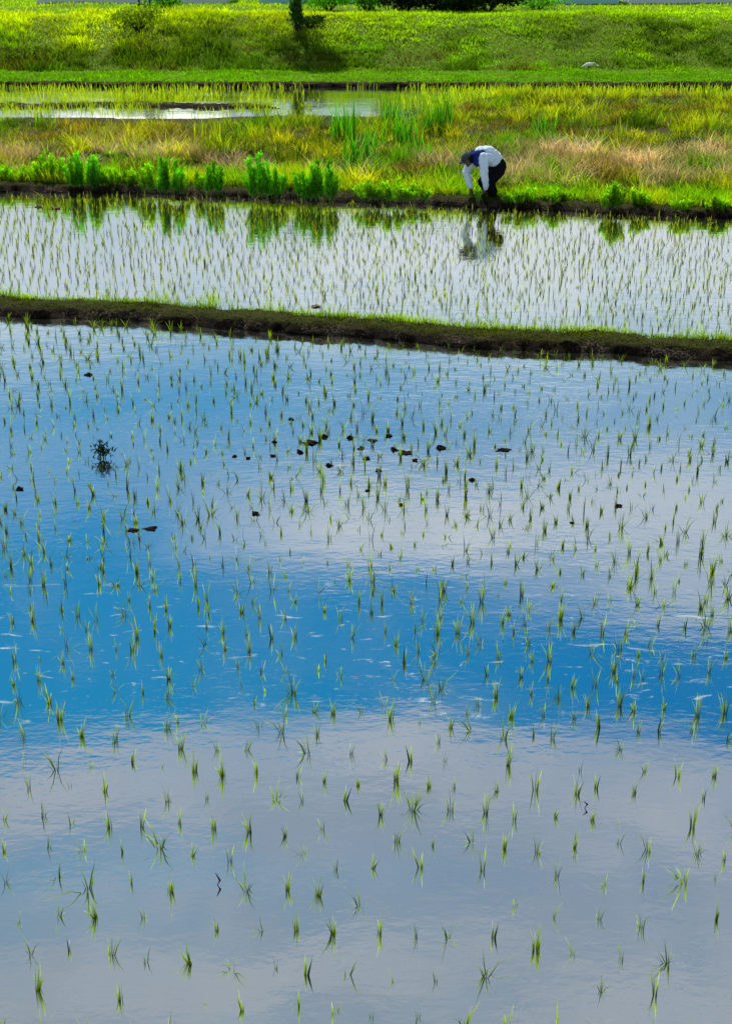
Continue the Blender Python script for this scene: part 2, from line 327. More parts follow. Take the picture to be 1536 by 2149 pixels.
B=tufts(x,y,hgt(x,y)-.02,16,hh,.10,.017,c,base=.25)
n=3200; x=rng.uniform(-9,9,n); g=vn(x,0,.9,301,2); d=.45+rng.random(n)**1.5*1.1; y=lineY(D2,x)+d; xp=xpx(x,y)
bias=.28*np.exp(-((xp-600)/130)**2)+.16*np.exp(-((xp-60)/150)**2)-.12*sstep(760,900,xp)
k=(g+bias+rng.normal(0,.08,n)>.5)&(abs(xp-1010)>60); x=x[k];y=y[k];g=g[k];xp=xp[k];bias=bias[k];n=len(x)
c=mix(arr(.26,.46,.008),arr(.56,.58,.012),rng.random(n))*rng.uniform(.6,1.3,(n,1))
Cc=tufts(x,y,hgt(x,y)-.02,12,(.18+.28*g+1.15*np.maximum(bias,0))*rng.uniform(.45,1.1,n),.08,.014,c,l1=.6)
stuff('wild_grass',[A,B,Cc],M_leaf,'wild yellow green grass on the strip behind the farmer')
x,y=field(19000,29.2,47); d=(y-lineY(D2,x)); xp=xpx(x,y)
dm=vn(x,y*1.6,.5,90,3)+ .12*sstep(850,1050,xp)+.07*sstep(1200,1500,xp)-.05*(1-sstep(0,300,xp))
band=np.exp(-((d-3.4-2.2*sstep(900,1500,xp))/3.8)**2)
k=(dm*(.35+.65*band)+rng.normal(0,.045,len(x))>.545)&(d>.9)&(y<Yshore(x)-.5)&(vn(x,y,1.5,97,2)>.44); x=x[k];y=y[k];n=len(x)
tone=vn(x,y,1.2,95); c=mix(arr(.32,.18,.08),arr(1.0,.74,.54),np.clip(tone*2.2-.6,0,1))*rng.uniform(.6,1.3,(n,1))
stuff('dry_grass',tufts(x,y,hgt(x,y),13,rng.uniform(.18,.70,n),.12,.016,c,l0=.25,l1=1.1,base=.35,tipk=1.1),M_dry,'bleached pinkish dry grass among the green weeds')
n=4200; x=rng.uniform(-10,10,n); d=.5+rng.gamma(2,.32,n); y=lineY(D2,x)+d; g=vn(x,0,1.1,101,2); k=g+rng.normal(0,.12,n)>.42; x=x[k];y=y[k];g=g[k];n=len(x)
c=mix(arr(.09,.40,.008),arr(.38,.54,.010),rng.random(n)*.6+.4*vn(x,y,1,103))*rng.uniform(.5,1.3,(n,1))
stuff('weed_shoots',tufts(x,y,hgt(x,y),12,(.12+.36*g)*rng.uniform(.4,1.1,n),.07,.018,c,l1=.8,base=.3,tipk=1.4),M_leaf,'fresh green weed shoots lining the muddy bank','weeds')
x,y=field(15000,41.0,49.8); g=vn(x,y*2,.7,111,2); xp=xpx(x,y)
k=((g+.30*sstep(850,1000,xp)+.16*sstep(650,500,xp)-.35*np.exp(-((xp-750)/95)**2)+rng.normal(0,.1,len(x))>.63)&((y>44.4)|(xp>850)|((xp<620)&(y>42.3)&(g>.45))))|((y>49.4)&(vn(x,0,.8,117,2)>.62)); x=x[k];y=y[k];n=len(x)
c=mix(arr(.26,.44,.006),arr(.50,.58,.012),rng.random(n))*rng.uniform(.6,1.2,(n,1))
stuff('flooded_grass',blades(np.stack([x,y,np.zeros(n)],1),rng.uniform(.06,.26,n),.02,rng.uniform(.1,.6,n),c,c*1.2,base=.7),M_leaf,'thin green grass standing in the far paddy water')
x=rng.uniform(-14,-1.6,2600); k=vn(x,0,.9,119,2)>.36; x=x[k]; n=len(x); y=lineY(FD2,x)+rng.uniform(.1,.8,n); c=jit(arr(.26,.34,.01),n,.4)
stuff('short_dike_grass',blades(np.stack([x,y,np.full(n,.05)],1),rng.uniform(.03,.15,n),.02,.5,c),M_leaf,'olive grass on the short far dike')
def embcol(x,y):  # growth tints, plus slope shading bands put into the grass colour
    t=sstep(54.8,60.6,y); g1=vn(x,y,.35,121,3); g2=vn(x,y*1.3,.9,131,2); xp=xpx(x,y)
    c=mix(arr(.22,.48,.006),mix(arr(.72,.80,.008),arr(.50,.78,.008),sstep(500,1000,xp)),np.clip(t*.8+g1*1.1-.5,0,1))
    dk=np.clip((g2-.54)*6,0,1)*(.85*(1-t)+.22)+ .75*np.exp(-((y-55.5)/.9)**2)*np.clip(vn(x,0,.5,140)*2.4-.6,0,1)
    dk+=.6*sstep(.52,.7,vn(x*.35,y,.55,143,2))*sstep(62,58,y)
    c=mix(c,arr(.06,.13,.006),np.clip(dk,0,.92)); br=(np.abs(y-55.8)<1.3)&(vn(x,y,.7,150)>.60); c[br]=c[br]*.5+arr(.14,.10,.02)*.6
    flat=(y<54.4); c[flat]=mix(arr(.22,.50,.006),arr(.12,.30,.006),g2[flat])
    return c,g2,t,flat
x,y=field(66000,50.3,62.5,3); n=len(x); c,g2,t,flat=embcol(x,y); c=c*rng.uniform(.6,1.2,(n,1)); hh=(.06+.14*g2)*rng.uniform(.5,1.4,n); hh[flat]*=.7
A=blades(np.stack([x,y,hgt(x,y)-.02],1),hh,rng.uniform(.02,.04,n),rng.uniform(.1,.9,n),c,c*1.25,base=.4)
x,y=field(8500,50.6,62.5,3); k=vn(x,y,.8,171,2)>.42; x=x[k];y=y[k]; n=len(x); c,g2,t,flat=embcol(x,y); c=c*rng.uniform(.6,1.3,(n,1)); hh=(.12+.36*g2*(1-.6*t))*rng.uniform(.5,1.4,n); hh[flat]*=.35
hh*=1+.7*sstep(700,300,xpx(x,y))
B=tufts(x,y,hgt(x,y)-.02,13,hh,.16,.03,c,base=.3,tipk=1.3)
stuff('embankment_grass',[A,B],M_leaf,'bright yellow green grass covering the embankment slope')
n=24000; x,y=field(n,62.3,76,4); g=vn(x,y,.4,161,2); c=mix(arr(.24,.54,.006),arr(.54,.74,.01),g)*rng.uniform(.75,1.2,(n,1))
stuff('plateau_grass',blades(np.stack([x,y,hgt(x,y)-.02],1),rng.uniform(.04,.14,n)*(.5+g),rng.uniform(.03,.06,n),rng.uniform(.2,.8,n),c,c*1.2,base=.5),M_leaf,'bright grass on the flat land above the embankment')
# ------------------------------------------------------------ rice seedlings
def seedling(P,nb,h,w,sp,dark=0,pw=1.5):
    yaw=rng.uniform(0,2*math.pi,nb); r=rng.uniform(0,.014,nb)
    Pp=np.tile(P,(nb,1))+np.stack([np.cos(yaw)*r,np.sin(yaw)*r,np.full(nb,-.015)],1)
    hb=h*rng.uniform(.4,1.12,nb); ln=np.clip(np.abs(rng.normal(0,sp,nb)),0,1.35)
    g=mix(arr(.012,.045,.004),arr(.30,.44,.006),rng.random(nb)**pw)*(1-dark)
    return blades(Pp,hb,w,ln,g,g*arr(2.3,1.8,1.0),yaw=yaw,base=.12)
variants=[]
specs=[(3,.10,'thin group of blades'),(4,.115,'few slim upright blades'),(6,.125,'small narrow tuft'),(11,.14,'full bright tuft'),(7,.12,'splayed tuft')]
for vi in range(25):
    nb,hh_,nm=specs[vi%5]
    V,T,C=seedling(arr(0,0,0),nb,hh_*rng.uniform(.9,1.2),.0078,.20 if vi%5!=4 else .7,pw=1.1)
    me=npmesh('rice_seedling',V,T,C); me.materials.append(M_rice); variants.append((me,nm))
pts=[]
def rows(y0,y1,dx,dy,slope,jx,jy,skip,lo,hi,pts):
    yv=y0;row=0
    while yv<y1:
        xv=-9+(row*.11)%dx
        while xv<9:
            if random.random()>skip:
                qx=xv+random.gauss(0,jx); qy=yv-slope*xv+random.gauss(0,jy)
                if lo(qx)<qy<hi(qx) and abs(qx)<(qy*.925+1.9)*768/F+.35: pts.append((qx,qy))
            xv+=dx
        yv+=dy;row+=1
D1x=[p.x for p in D1];D1y=[p.y for p in D1];D2x=[p.x for p in D2];D2y=[p.y for p in D2]
f1=lambda x: float(np.interp(x,D1x,D1y)); f2=lambda x: float(np.interp(x,D2x,D2y))
rows(3.2,8.9,.215,.30,.10,.024,.034,.12,lambda x:4.6,lambda x:8.2-.1*x,pts)
rows(6.0,23.5,.19,.275,.216,.032,.05,.14,lambda x:8.2-.1*x,lambda x:f1(x)-.2,pts)
def infr(q):
    dpt=q[1]*math.cos(TH)+H*math.sin(TH); v=(q[1]*math.sin(TH)-H*math.cos(TH))/dpt
    py=1074.5-v*F; px=768+q[0]/dpt*F; return -10<px<1546 and py<2160
vis=sorted([q for q in pts if infr(q)],key=lambda q:q[1]); rest=[q for q in pts if not infr(q)]
near=vis[:300]; farp=vis[300:]+rest
for k,(qx,qy) in enumerate(near):
    big=float(vn(qx,qy,.9,200))+ .10*(qy-6)/3+random.gauss(0,.1)
    pool=[0,1,1,2] if big<.42 else ([1,2,2,3,4] if big<.6 else [2,3,3,4])
    vi=random.choice(pool)+5*random.randrange(5); me,nm=variants[vi]
    o=bpy.data.objects.new('rice_seedling',me); COL.objects.link(o); o.location=(qx,qy,0); o.rotation_euler=(random.gauss(0,.1),random.gauss(0,.1),random.uniform(0,6.28)); s=random.uniform(.65,1.3)*(1+.03*(qy-5)); o.scale=(s,s,s)
    tag(o,'rice seedling in the nearest rows of the paddy, a '+nm,'rice seedling','rice seedlings standing in the near paddy')
L=[]
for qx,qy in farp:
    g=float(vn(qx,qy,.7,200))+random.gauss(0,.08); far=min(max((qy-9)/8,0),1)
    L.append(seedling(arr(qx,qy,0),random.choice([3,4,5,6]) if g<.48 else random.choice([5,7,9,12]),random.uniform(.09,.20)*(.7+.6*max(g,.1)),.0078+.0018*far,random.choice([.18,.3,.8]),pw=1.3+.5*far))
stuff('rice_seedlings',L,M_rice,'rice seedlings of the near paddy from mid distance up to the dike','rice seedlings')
L=[];mp=[]
rows(18,33,.15,.21,.2,.025,.045,.08,lambda x:f1(x)+.8,lambda x:f2(x)-.35,mp)
for qx,qy in mp:
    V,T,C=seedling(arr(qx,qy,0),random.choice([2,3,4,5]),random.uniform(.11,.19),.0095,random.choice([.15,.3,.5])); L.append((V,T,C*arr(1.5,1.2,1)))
stuff('middle_rice_seedlings',L,M_rice,'dense rows of fine rice seedlings in the middle paddy','rice seedlings')
# ------------------------------------------------------------ clods, straw and twigs
def clod(px,py,wpx,label,mat=M_clod,name='mud_clod',group='mud clods lying in the near paddy'):
    c=at(px,py); s=wpx/depth_px(c.y)/2; flat=.26 if wpx>18 else .6
    bm=bmesh.new(); bmesh.ops.create_icosphere(bm,subdivisions=3,radius=1); sd_=random.uniform(0,99)
    for v in bm.verts:
        q=v.co*1.3+Vector((sd_,0,0)); k=1+.9*mnoise.noise(q)+.55*mnoise.noise(q*2.9)
        v.co*=k; v.co.x*=s; v.co.y*=s*.9; v.co.z*=s*flat
    o=bmobj(name,bm,mat,smooth=False); o.location=(c.x,c.y,s*.0); o.rotation_euler=(0,random.uniform(-.15,.15),random.uniform(-.4,.4)); tag(o,label,'clod' if name=='mud_clod' else 'debris',group)
for a in [(655,930,32,'largest mud clod left of centre in the near paddy'),(848,951,26,'flat mud clod right of the reedy cluster, centre of the near paddy'),
 (783,925,19,'upright dark clod above the centre cluster of the near paddy'),(630,949,14,'small round clod just left of the largest clod'),(574,957,11,'tiny clod farthest left of the centre cluster'),
 (1056,944,26,'lone flat clod to the right of the centre cluster'),(691,977,15,'small clod below the largest clod'),(770,963,13,'tiny clod between the cluster and the flat clod'),
 (925,941,18,'low clod between the flat clod and the lone right one'),(280,1113,20,'left one of two clods side by side at left of the paddy'),(314,1111,24,'right one of two clods side by side at left of the paddy'),
 (735,919,15,'small clod at the top of the centre cluster'),(990,1008,14,'small clod below the lone right clod'),(815,916,13,'tiny dark clod at upper right of the cluster'),
 (186,787,14,'dark clod near the dike at the left side'),(537,1079,14,'small clod alone left of centre in the mid paddy'),(40,1027,14,'small dark clod near the left edge of the near paddy'),(793,988,11,'tiny clod lowest in the centre cluster'),(1298,1063,13,'small clod among seedlings toward the right side'),
 (680,917,16,'small clod just above and right of the largest clod'),(758,942,12,'small dark clod in the middle of the centre cluster'),(825,944,16,'small clod touching the left of the flat clod'),(870,966,11,'tiny clod below right of the flat clod'),
 (492,958,10,'tiny clod well left of the centre cluster'),(522,962,10,'tiny clod between the far left one and the cluster'),(575,928,10,'tiny clod above the farthest left clod of the cluster'),(1200,1098,9,'speck-like clod at right below the flat clods'),(843,1060,10,'small clod below the centre cluster'),(770,1030,10,'small clod under the lowest cluster clod'),(610,880,10,'small clod above the largest clod')]:
    clod(*a)
clod(660,643,22,'reddish clump of wet straw in the middle paddy near the dike',M_straw,'straw_clump',None)
clod(80,434,13,'left one of two dark clumps in the middle paddy near far bank',M_straw,'straw_clump',None)
clod(118,437,13,'right one of two dark clumps in the middle paddy near far bank',M_straw,'straw_clump',None)
def tube(bm,pts,rad,seg=6):
    rings=[]
    for i,(p,r) in enumerate(zip(pts,rad)):
        a=pts[max(i-1,0)]; b=pts[min(i+1,len(pts)-1)]; d=(Vector(b)-Vector(a)).normalized()
        q=d.to_track_quat('Z','Y')
        rings.append([bm.verts.new(Vector(p)+q@Vector((math.cos(2*math.pi*k/seg)*r,math.sin(2*math.pi*k/seg)*r,0))) for k in range(seg)])
    for A,B in zip(rings,rings[1:]):
        for k in range(seg): bm.faces.new((A[k],A[(k+1)%seg],B[(k+1)%seg],B[k]))
    bm.faces.new(rings[0][::-1]); bm.faces.new(rings[-1])
dw=empty('dead_weed',at(216,962)); tag(dw,'dark leafy weed with bare twigs standing at left of the near paddy','weed')
bm=bmesh.new(); tube(bm,[(0,0,-.03),(.01,0,.06),(-.01,0,.14),(-.03,0,.2)],[.008,.008,.006,.003]); bmobj('stem',bm,M_twig,dw)
for (a,b,c_) in [(.02,.12,.13),(-.04,-.1,.17),(.05,.09,.05),(.08,-.13,.09),(.11,.07,.19),(.12,-.05,.2),(.03,-.09,.06)]:
    bm=bmesh.new(); tube(bm,[(0,0,a),(b*.5,.01,(a+c_)/2+.01),(b,0,c_)],[.006,.005,.002]); tw=bmobj('twig',bm,M_twig,dw)
V,T,C=blades(rng.normal(0,.05,(90,3))*arr(1.1,.6,.9)+arr(0,0,.07),.055,.018,.9,jit(arr(.015,.04,.008),90)); link('leaves',npmesh('leaves',V,T,C),M_dark,dw)
for (px,py,hh_,s,lb) in [(462,1858,.10,1,'dark bent stalk folded like an arrow at lower left'),(1232,1697,.06,1,'small dark folded stalk at lower right of the near paddy')]:
    c=at(px,py); bm=bmesh.new(); tube(bm,[(-.02,0,-.01),(.0,0,.03),(s*-.022,0,hh_*.8)],[.004,.006,.002]); o=bmobj('bent_stalk',bm,M_twig); o.location=c; tag(o,lb,'stalk')
# ------------------------------------------------------------ bushy weeds and reeds
def weed(px,py,hpx,wpx,label,col,name='bushy_weed'):
    c=at(px,py+3,.12); sc=depth_px(c.y); h=hpx/sc*1.08; wd=wpx/sc*1.25
    e=empty(name,c); tag(e,label,'weed','bushy green weeds along the muddy bank')
    ns=max(6,int(wd/.045)); L=[]; bm=bmesh.new()
    for s in range(ns):
        bx=random.uniform(-.5,.5)*wd; by=random.uniform(-.2,.2); f=1-.5*abs(bx/wd*2)**2; hs=h*f*random.uniform(.55,1.08); lx=bx*.12+random.gauss(0,.04)
        tube(bm,[(bx*.8,by*.6,-.05),(bx+lx*.5,by,hs*.5),(bx+lx,by,hs*.95)],[.006,.005,.002],5)
        n=int(100*hs/.6)+16; t=rng.uniform(.05,1,n)
        P=np.stack([bx*(.8+.2*t)+lx*t,by+0*t,hs*t*.92],1)+rng.normal(0,.018,(n,3)); le=.15*(1-.5*t)*rng.uniform(.6,1.3,n)
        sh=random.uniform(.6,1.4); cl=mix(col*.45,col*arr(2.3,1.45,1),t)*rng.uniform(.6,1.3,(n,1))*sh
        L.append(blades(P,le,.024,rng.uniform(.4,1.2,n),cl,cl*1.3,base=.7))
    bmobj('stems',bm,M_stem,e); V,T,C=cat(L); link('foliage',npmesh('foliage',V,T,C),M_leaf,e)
W=[(175,388,74,60,'leftmost tall bushy weed with a rounded top on the muddy bank'),(108,376,60,70,'pale bushy weed at far left, just behind the bank'),(318,394,50,46,'low weed left of a three-weed cluster at the left'),
(362,398,66,60,'tallest weed of the left-hand cluster'),(402,397,44,40,'short weed right of the left-hand cluster'),(452,398,66,30,'narrow single weed between the two clusters'),
(540,406,82,36,'tall slender weed on the bank left of centre'),(573,408,64,40,'short dense weed right of the tall slender one'),(640,410,68,48,'medium weed left of the tallest dark weed'),
(683,412,90,46,'tallest darkest bushy weed, just left of the centre'),(772,414,36,44,'low spreading weed right of the tallest weed'),(818,416,42,54,'low feathery weed midway to the farmer'),
(870,414,28,46,'small low weed nearest left of the farmer'),(1092,420,26,56,'low weed just right of the farmer'),(1165,420,24,46,'tiny weed second right of the farmer'),(1285,432,50,46,'medium weed on the bank at the right'),
(1342,430,32,34,'short weed right of the medium right-hand weed'),(1430,436,28,40,'small weed near the right edge of the bank'),(1500,436,24,44,'last low weed at the right edge of the bank'),(30,376,34,60,'low weed at the very left edge of the bank'),(250,384,36,60,'low pale weed between leftmost weed and the cluster')]
for i_,a in enumerate(W):
    weed(*a,col=arr(.07,.40,.012) if a[2]>62 else arr(.14,.44,.010))
def reed(px,py,hpx,wpx,n,label,col=arr(.08,.34,.012)):
    c=at(px,py,.1); sc=depth_px(c.y); h=hpx/sc*1.15; wd=wpx/sc
    P=np.stack([rng.uniform(-.5,.5,n)*wd,rng.uniform(-.25,.25,n),np.full(n,-.05)],1)
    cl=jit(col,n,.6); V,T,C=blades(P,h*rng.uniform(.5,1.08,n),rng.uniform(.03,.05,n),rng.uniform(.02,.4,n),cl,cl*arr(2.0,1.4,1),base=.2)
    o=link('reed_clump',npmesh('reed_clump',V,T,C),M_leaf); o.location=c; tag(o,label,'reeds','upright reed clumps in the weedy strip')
for a in [(722,300,86,50,44,'reed clump at the left end of the reed patch'),(820,268,70,40,40,'dark reed clump beside the white water patch'),(852,312,90,56,50,'broad reed clump in the middle of the reed patch'),
 (908,276,80,40,36,'tall reed clump right of centre by the far water'),(936,282,92,30,32,'tallest narrow reed clump at the right of the patch'),(752,358,90,66,56,'front reed clump above the low weeds'),
 (790,320,66,46,36,'short reed clump amid the reed patch'),(1140,294,62,44,34,'isolated reed clump behind and right of the farmer'),(880,338,60,40,28,'low reed clump just left of the farmer'),(1300,302,54,50,28,'pale reed clump at the right side',arr(.26,.42,.015)),
 (1080,330,36,30,20,'small reed clump right behind the farmer',arr(.26,.42,.015)),(100,270,46,50,28,'reed clump by the thin water strip at far left',arr(.18,.34,.015)),(440,312,54,66,36,'pale reed clump left of the reed patch',arr(.34,.50,.015)),(1395,264,36,60,20,'low reed tuft by the far bank at right',arr(.16,.34,.015))]:
    reed(*a)
# ------------------------------------------------------------ trees and shrubs
def gz(x,y): return float(hgt(np.array([x]),np.array([y]))[0])
def foliage(cen,spread,n,leaf,col,mat,e,name):
    nc=len(cen); idx=rng.integers(0,nc,n); P=cen[idx]+rng.normal(0,1,(n,3))*spread; P[:,2]=np.clip(P[:,2],.0,None)
    cl=col*(rng.uniform(.45,1.5,(nc,1)))[idx]*rng.uniform(.7,1.3,(n,1))
    V,T,C=blades(P,leaf*rng.uniform(.7,1.4,n),leaf*.6,rng.uniform(.2,1.3,n),cl,cl*1.2,base=.8)
    link(name,npmesh(name,V,T,C),mat,e)
def shrub(X0,Y0,wd,h,label,col,n=900,name='shrub',leaf=.10,catg='shrub',mat=None):
    e=empty(name,(X0,Y0,gz(X0,Y0))); tag(e,label,catg)
    bm=bmesh.new()
    for k in range(6): 
        a=k*1.05; tube(bm,[(0,0,-.1),(math.cos(a)*wd*.15,math.sin(a)*wd*.15,h*.4),(math.cos(a)*wd*.3,math.sin(a)*wd*.3,h*.75)],[.04,.03,.01],5)
    bmobj('branches',bm,M_bark,e)
    nc=26; cen=rng.normal(0,1,(nc,3)); cen/=np.linalg.norm(cen,axis=1)[:,None]; cen*=rng.uniform(.3,.9,(nc,1)); cen=cen*arr(wd/2,wd/2,h/2)+arr(0,0,h*.5)
    foliage(cen,arr(wd,wd,h)*.085,n,leaf,col,mat or M_leaf,e,'foliage')
def tree(X0,Y0,h,cr,tr,cb,label,col,n=5000,name='young_tree'):
    e=empty(name,(X0,Y0,gz(X0,Y0)-.05)); tag(e,label,'tree')
    bm=bmesh.new(); tube(bm,[(0,0,0),(.02,0,cb*.5),(-.03,.02,cb),(.02,0,h*.75),(0,0,h*.95)],[tr*1.3,tr,tr*.8,tr*.45,tr*.1],10); bmobj('trunk',bm,M_bark,e)
    bm=bmesh.new()
    for k in range(9):
        a=k*2.4; z0=cb+(h-cb)*k/12; tube(bm,[(0,0,z0),(math.cos(a)*cr*.4,math.sin(a)*cr*.4,z0+cr*.25),(math.cos(a)*cr*.75,math.sin(a)*cr*.75,z0+cr*.55)],[tr*.4,tr*.25,tr*.06],6)
    bmobj('limbs',bm,M_bark,e)
    nc=46; cen=rng.normal(0,1,(nc,3)); cen/=np.linalg.norm(cen,axis=1)[:,None]; cen*=rng.uniform(.35,.95,(nc,1)); ch=(h-cb)/2; cen=cen*arr(cr,cr,ch)*.85+arr(0,0,cb+ch)
    foliage(cen,cr*.13,n,.13,col,M_dark,e,'crown')
def px2X(px,Y): return (px-768)/F*(Y*math.cos(TH)+(H-1.3)*math.sin(TH))
Y=58.6; tree(px2X(624,Y),Y,5.2,1.5,.13,1.35,'young dark-trunked tree on the embankment slope left of centre',arr(.03,.08,.012))
shrub(px2X(650,Y),Y+.3,1.5,.45,'low dark shrub at the foot of the young tree',arr(.04,.10,.01),900,mat=M_dark)
shrub(px2X(622,Y),Y-.05,.6,1.35,'narrow climber wrapped round the young tree trunk',arr(.04,.15,.012),900,'climbing_plant',catg='climbing plant',mat=M_leaf)
tree(px2X(935,66.5),66.8,5.5,2.7,.28,.25,'broad dark low-crowned tree above the embankment right of centre',arr(.010,.030,.006),14000,'broad_tree')
shrub(px2X(850,64.2),63.7,2.9,1.3,'dark shrub under the left side of the broad tree',arr(.010,.03,.006),4200,mat=M_dark)
shrub(px2X(940,64),63.4,3.0,1.2,'dark shrub in front of the broad tree trunk',arr(.006,.018,.004),4600,mat=M_dark)
shrub(px2X(1022,64),63.7,2.9,1.15,'dark shrub under the right side of the broad tree',arr(.010,.03,.006),4200,mat=M_dark)
shrub(px2X(290,58.5),58.6,2.6,1.0,'olive shrub high on the embankment slope at left',arr(.20,.30,.01),1500,mat=M_leaf)
shrub(px2X(345,63),64,2.0,.8,'rounded green shrub behind the wooden stake frame',arr(.10,.34,.01),900)
shrub(px2X(690,65),65,2.8,.9,'bright green shrub between the young tree and the broad tree',arr(.08,.32,.012),1500)
shrub(px2X(770,65),65,2.0,.8,'green shrub at the left flank of the broad tree',arr(.05,.2,.010),1200)
shrub(px2X(60,56.2),56.2,2.0,.5,'dark low shrub at the left foot of the embankment',arr(.10,.16,.01),900)
shrub(px2X(1125,66),66,2.8,.7,'green shrub just right of the broad tree',arr(.10,.32,.012),1000)
Y=64.5; X0=px2X(305,Y); e=empty('stake_frame',(X0,Y,gz(X0,Y))); tag(e,'wooden stake frame standing on the embankment top at left','frame')
for (a,b) in [((-.28,0,-.1),(-.12,0,1.5)),((.28,0,-.1),(.12,0,1.5)),((0,.35,-.1),(0,.05,1.5))]:
    bm=bmesh.new(); tube(bm,[a,b],[.05,.045],8); bmobj('post',bm,M_wood,e)
for zz,hw in ((.25,.27),(1.3,.2)):
    bm=bmesh.new(); tube(bm,[(-hw,-.055,zz),(hw,-.055,zz)],[.03,.03],8); bmobj('crossbar',bm,M_wood,e)
def tunnel(X0,X1,Y,wid,h,mat,wm,label):
    zc=gz((X0+X1)/2,Y); e=empty('greenhouse',((X0+X1)/2,Y,zc)); tag(e,label,'greenhouse')
    hl=(X1-X0)/2; bm=bmesh.new(); K=14; rows_=[]
    for sx in (-hl,hl): rows_.append([bm.verts.new((sx,-math.cos(math.pi*k/K)*wid/2,.35+math.sin(math.pi*k/K)**.7*(h-.35))) for k in range(K+1)])
    for k in range(K): bm.faces.new((rows_[0][k],rows_[1][k],rows_[1][k+1],rows_[0][k+1]))
    bm.faces.new(rows_[0]); bm.faces.new(rows_[1][::-1]); bmobj('cover',bm,mat,e,False)
    bm=bmesh.new(); bmesh.ops.create_cube(bm,size=1,matrix=Matrix.LocRotScale((0,0,.15),None,(hl*2+.1,wid+.06,.5))); bmobj('base_board',bm,wm,e,False)
    nr=max(2,int(hl*2/1.5))
    for k in range(nr+1):
        bm=bmesh.new(); xx=-hl+k*2*hl/nr; tube(bm,[(xx,-math.cos(math.pi*j/K)*(wid/2+.03),.35+math.sin(math.pi*j/K)**.7*(h-.32)) for j in range(K+1)],[.025]*(K+1),5); bmobj('hoop',bm,M_metal,e)
tunnel(px2X(75,70),px2X(470,70),73.2,5,2.6,M_film,M_wall,'pale film greenhouse at far left beyond the grass')
tunnel(px2X(545,70),px2X(790,70),73.3,5,2.5,M_film2,M_wall2,'teal sheeted greenhouse behind the young tree')
tunnel(px2X(1080,70),px2X(1300,70),73.2,5,2.6,M_film2,M_wall2,'teal sheeted greenhouse right of the broad tree')
tunnel(px2X(1325,70),px2X(1620,70),73.1,5,2.6,M_film,M_wall,'pale film greenhouse at far right beyond the grass')
# ------------------------------------------------------------ bodies by voxel remesh
def ball(bm,c,r,s=(1,1,1),rot=None,seg=14):
    M=Matrix.Translation(c)@(rot if rot is not None else Matrix.Identity(4))@Matrix.Diagonal((r*s[0],r*s[1],r*s[2],1))
    bmesh.ops.create_uvsphere(bm,u_segments=seg,v_segments=seg//2+3,radius=1,matrix=M)
def chain(bm,P,Rr,seg=12):
    P=[Vector(p) for p in P]
    for i_,(p,r) in enumerate(zip(P,Rr)): ball(bm,p,r,seg=seg)
    for a,b,ra,rb in zip(P,P[1:],Rr,Rr[1:]):
        d=b-a
        if d.length<1e-5: continue
        bmesh.ops.create_cone(bm,cap_ends=True,segments=seg,radius1=ra,radius2=rb,depth=d.length,matrix=Matrix.Translation((a+b)/2)@d.to_track_quat('Z','Y').to_matrix().to_4x4())
def remesh(name,bm,vox,mat,parent,sm=4,fac=.5):
    me=bpy.data.meshes.new(name); bm.to_mesh(me); bm.free(); t=bpy.data.objects.new('tmp',me); COL.objects.link(t)
    m=t.modifiers.new('r','REMESH'); m.mode='VOXEL'; m.voxel_size=vox; m.use_smooth_shade=True
    s=t.modifiers.new('s','SMOOTH'); s.iterations=sm; s.factor=fac
    dg=bpy.context.evaluated_depsgraph_get(); dg.update(); nm=bpy.data.meshes.new_from_object(t.evaluated_get(dg)); nm.name=name
    bpy.data.objects.remove(t); return link(name,nm,mat,parent,True)
foot=at(1025,422,.05); per=empty('person',foot,math.atan2(-.45,-.89)); per.scale=(1.04,1.04,1.02)
tag(per,'person bending over in white shirt, navy yoke and grey cap, planting rice at the bank','person')
def hand(bm,wr,d,side,nrm):
    wr=Vector(wr); d=Vector(d).normalized(); nrm=Vector(nrm).normalized(); s=d.cross(nrm).normalized()*side
    chain(bm,[wr,wr+d*.03,wr+d*.07],[.024,.028,.028])
    for j,(o,ln) in enumerate([(-.030,.070),(-.010,.080),(.010,.075),(.030,.060)]):
        b=wr+d*.075+s*o; p1=b+d*ln*.42+nrm*.008; p2=p1+d*ln*.22+nrm*ln*.28; p3=p2+nrm*ln*.3-d*ln*.02
        ball(bm,b,.012); chain(bm,[b,p1,p2,p3],[.010,.0095,.0085,.0075],8)
    b=wr+d*.03-s*.026; chain(bm,[b,b-s*.02+d*.022+nrm*.012,b-s*.018+d*.045+nrm*.03],[.012,.0105,.009],8)
WL=(.15,.14,.27); WR=(.34,-.09,.27)
bm=bmesh.new()
chain(bm,[(-.17,0,.66),(-.10,0,.77),(.04,0,.86),(.18,0,.88),(.27,0,.87),(.34,0,.855),(.40,0,.83)],[.12,.115,.12,.125,.09,.055,.055])
for s in (1,-1):
    chain(bm,[(.20,.03*s,.88),(.25,.16*s,.86)],[.09,.06])
    chain(bm,[(-.16,.05*s,.66),(-.13,.09*s,.60),(.07,.10*s,.36),(-.04,.09*s,.18),(-.08,.09*s,.06)],[.10,.09,.065,.052,.038])
    chain(bm,[(-.08,.09*s,.035),(.10,.12*s,.025)],[.04,.03])
chain(bm,[(.25,.17,.84),(.25,.22,.56),WL],[.055,.042,.026]); chain(bm,[(.26,-.17,.83),(.37,-.2,.54),WR],[.055,.042,.026])
hr=Matrix.Rotation(R(38),4,'Y')
hc=Vector((.475,0,.825))
def hp(x,y,z_): return hc+(hr@Vector((x,y,z_)))
ball(bm,hp(0,0,.01),.098,(.98,.80,1.08),hr); ball(bm,hp(.03,0,-.06),.062,(1,.85,1),hr)
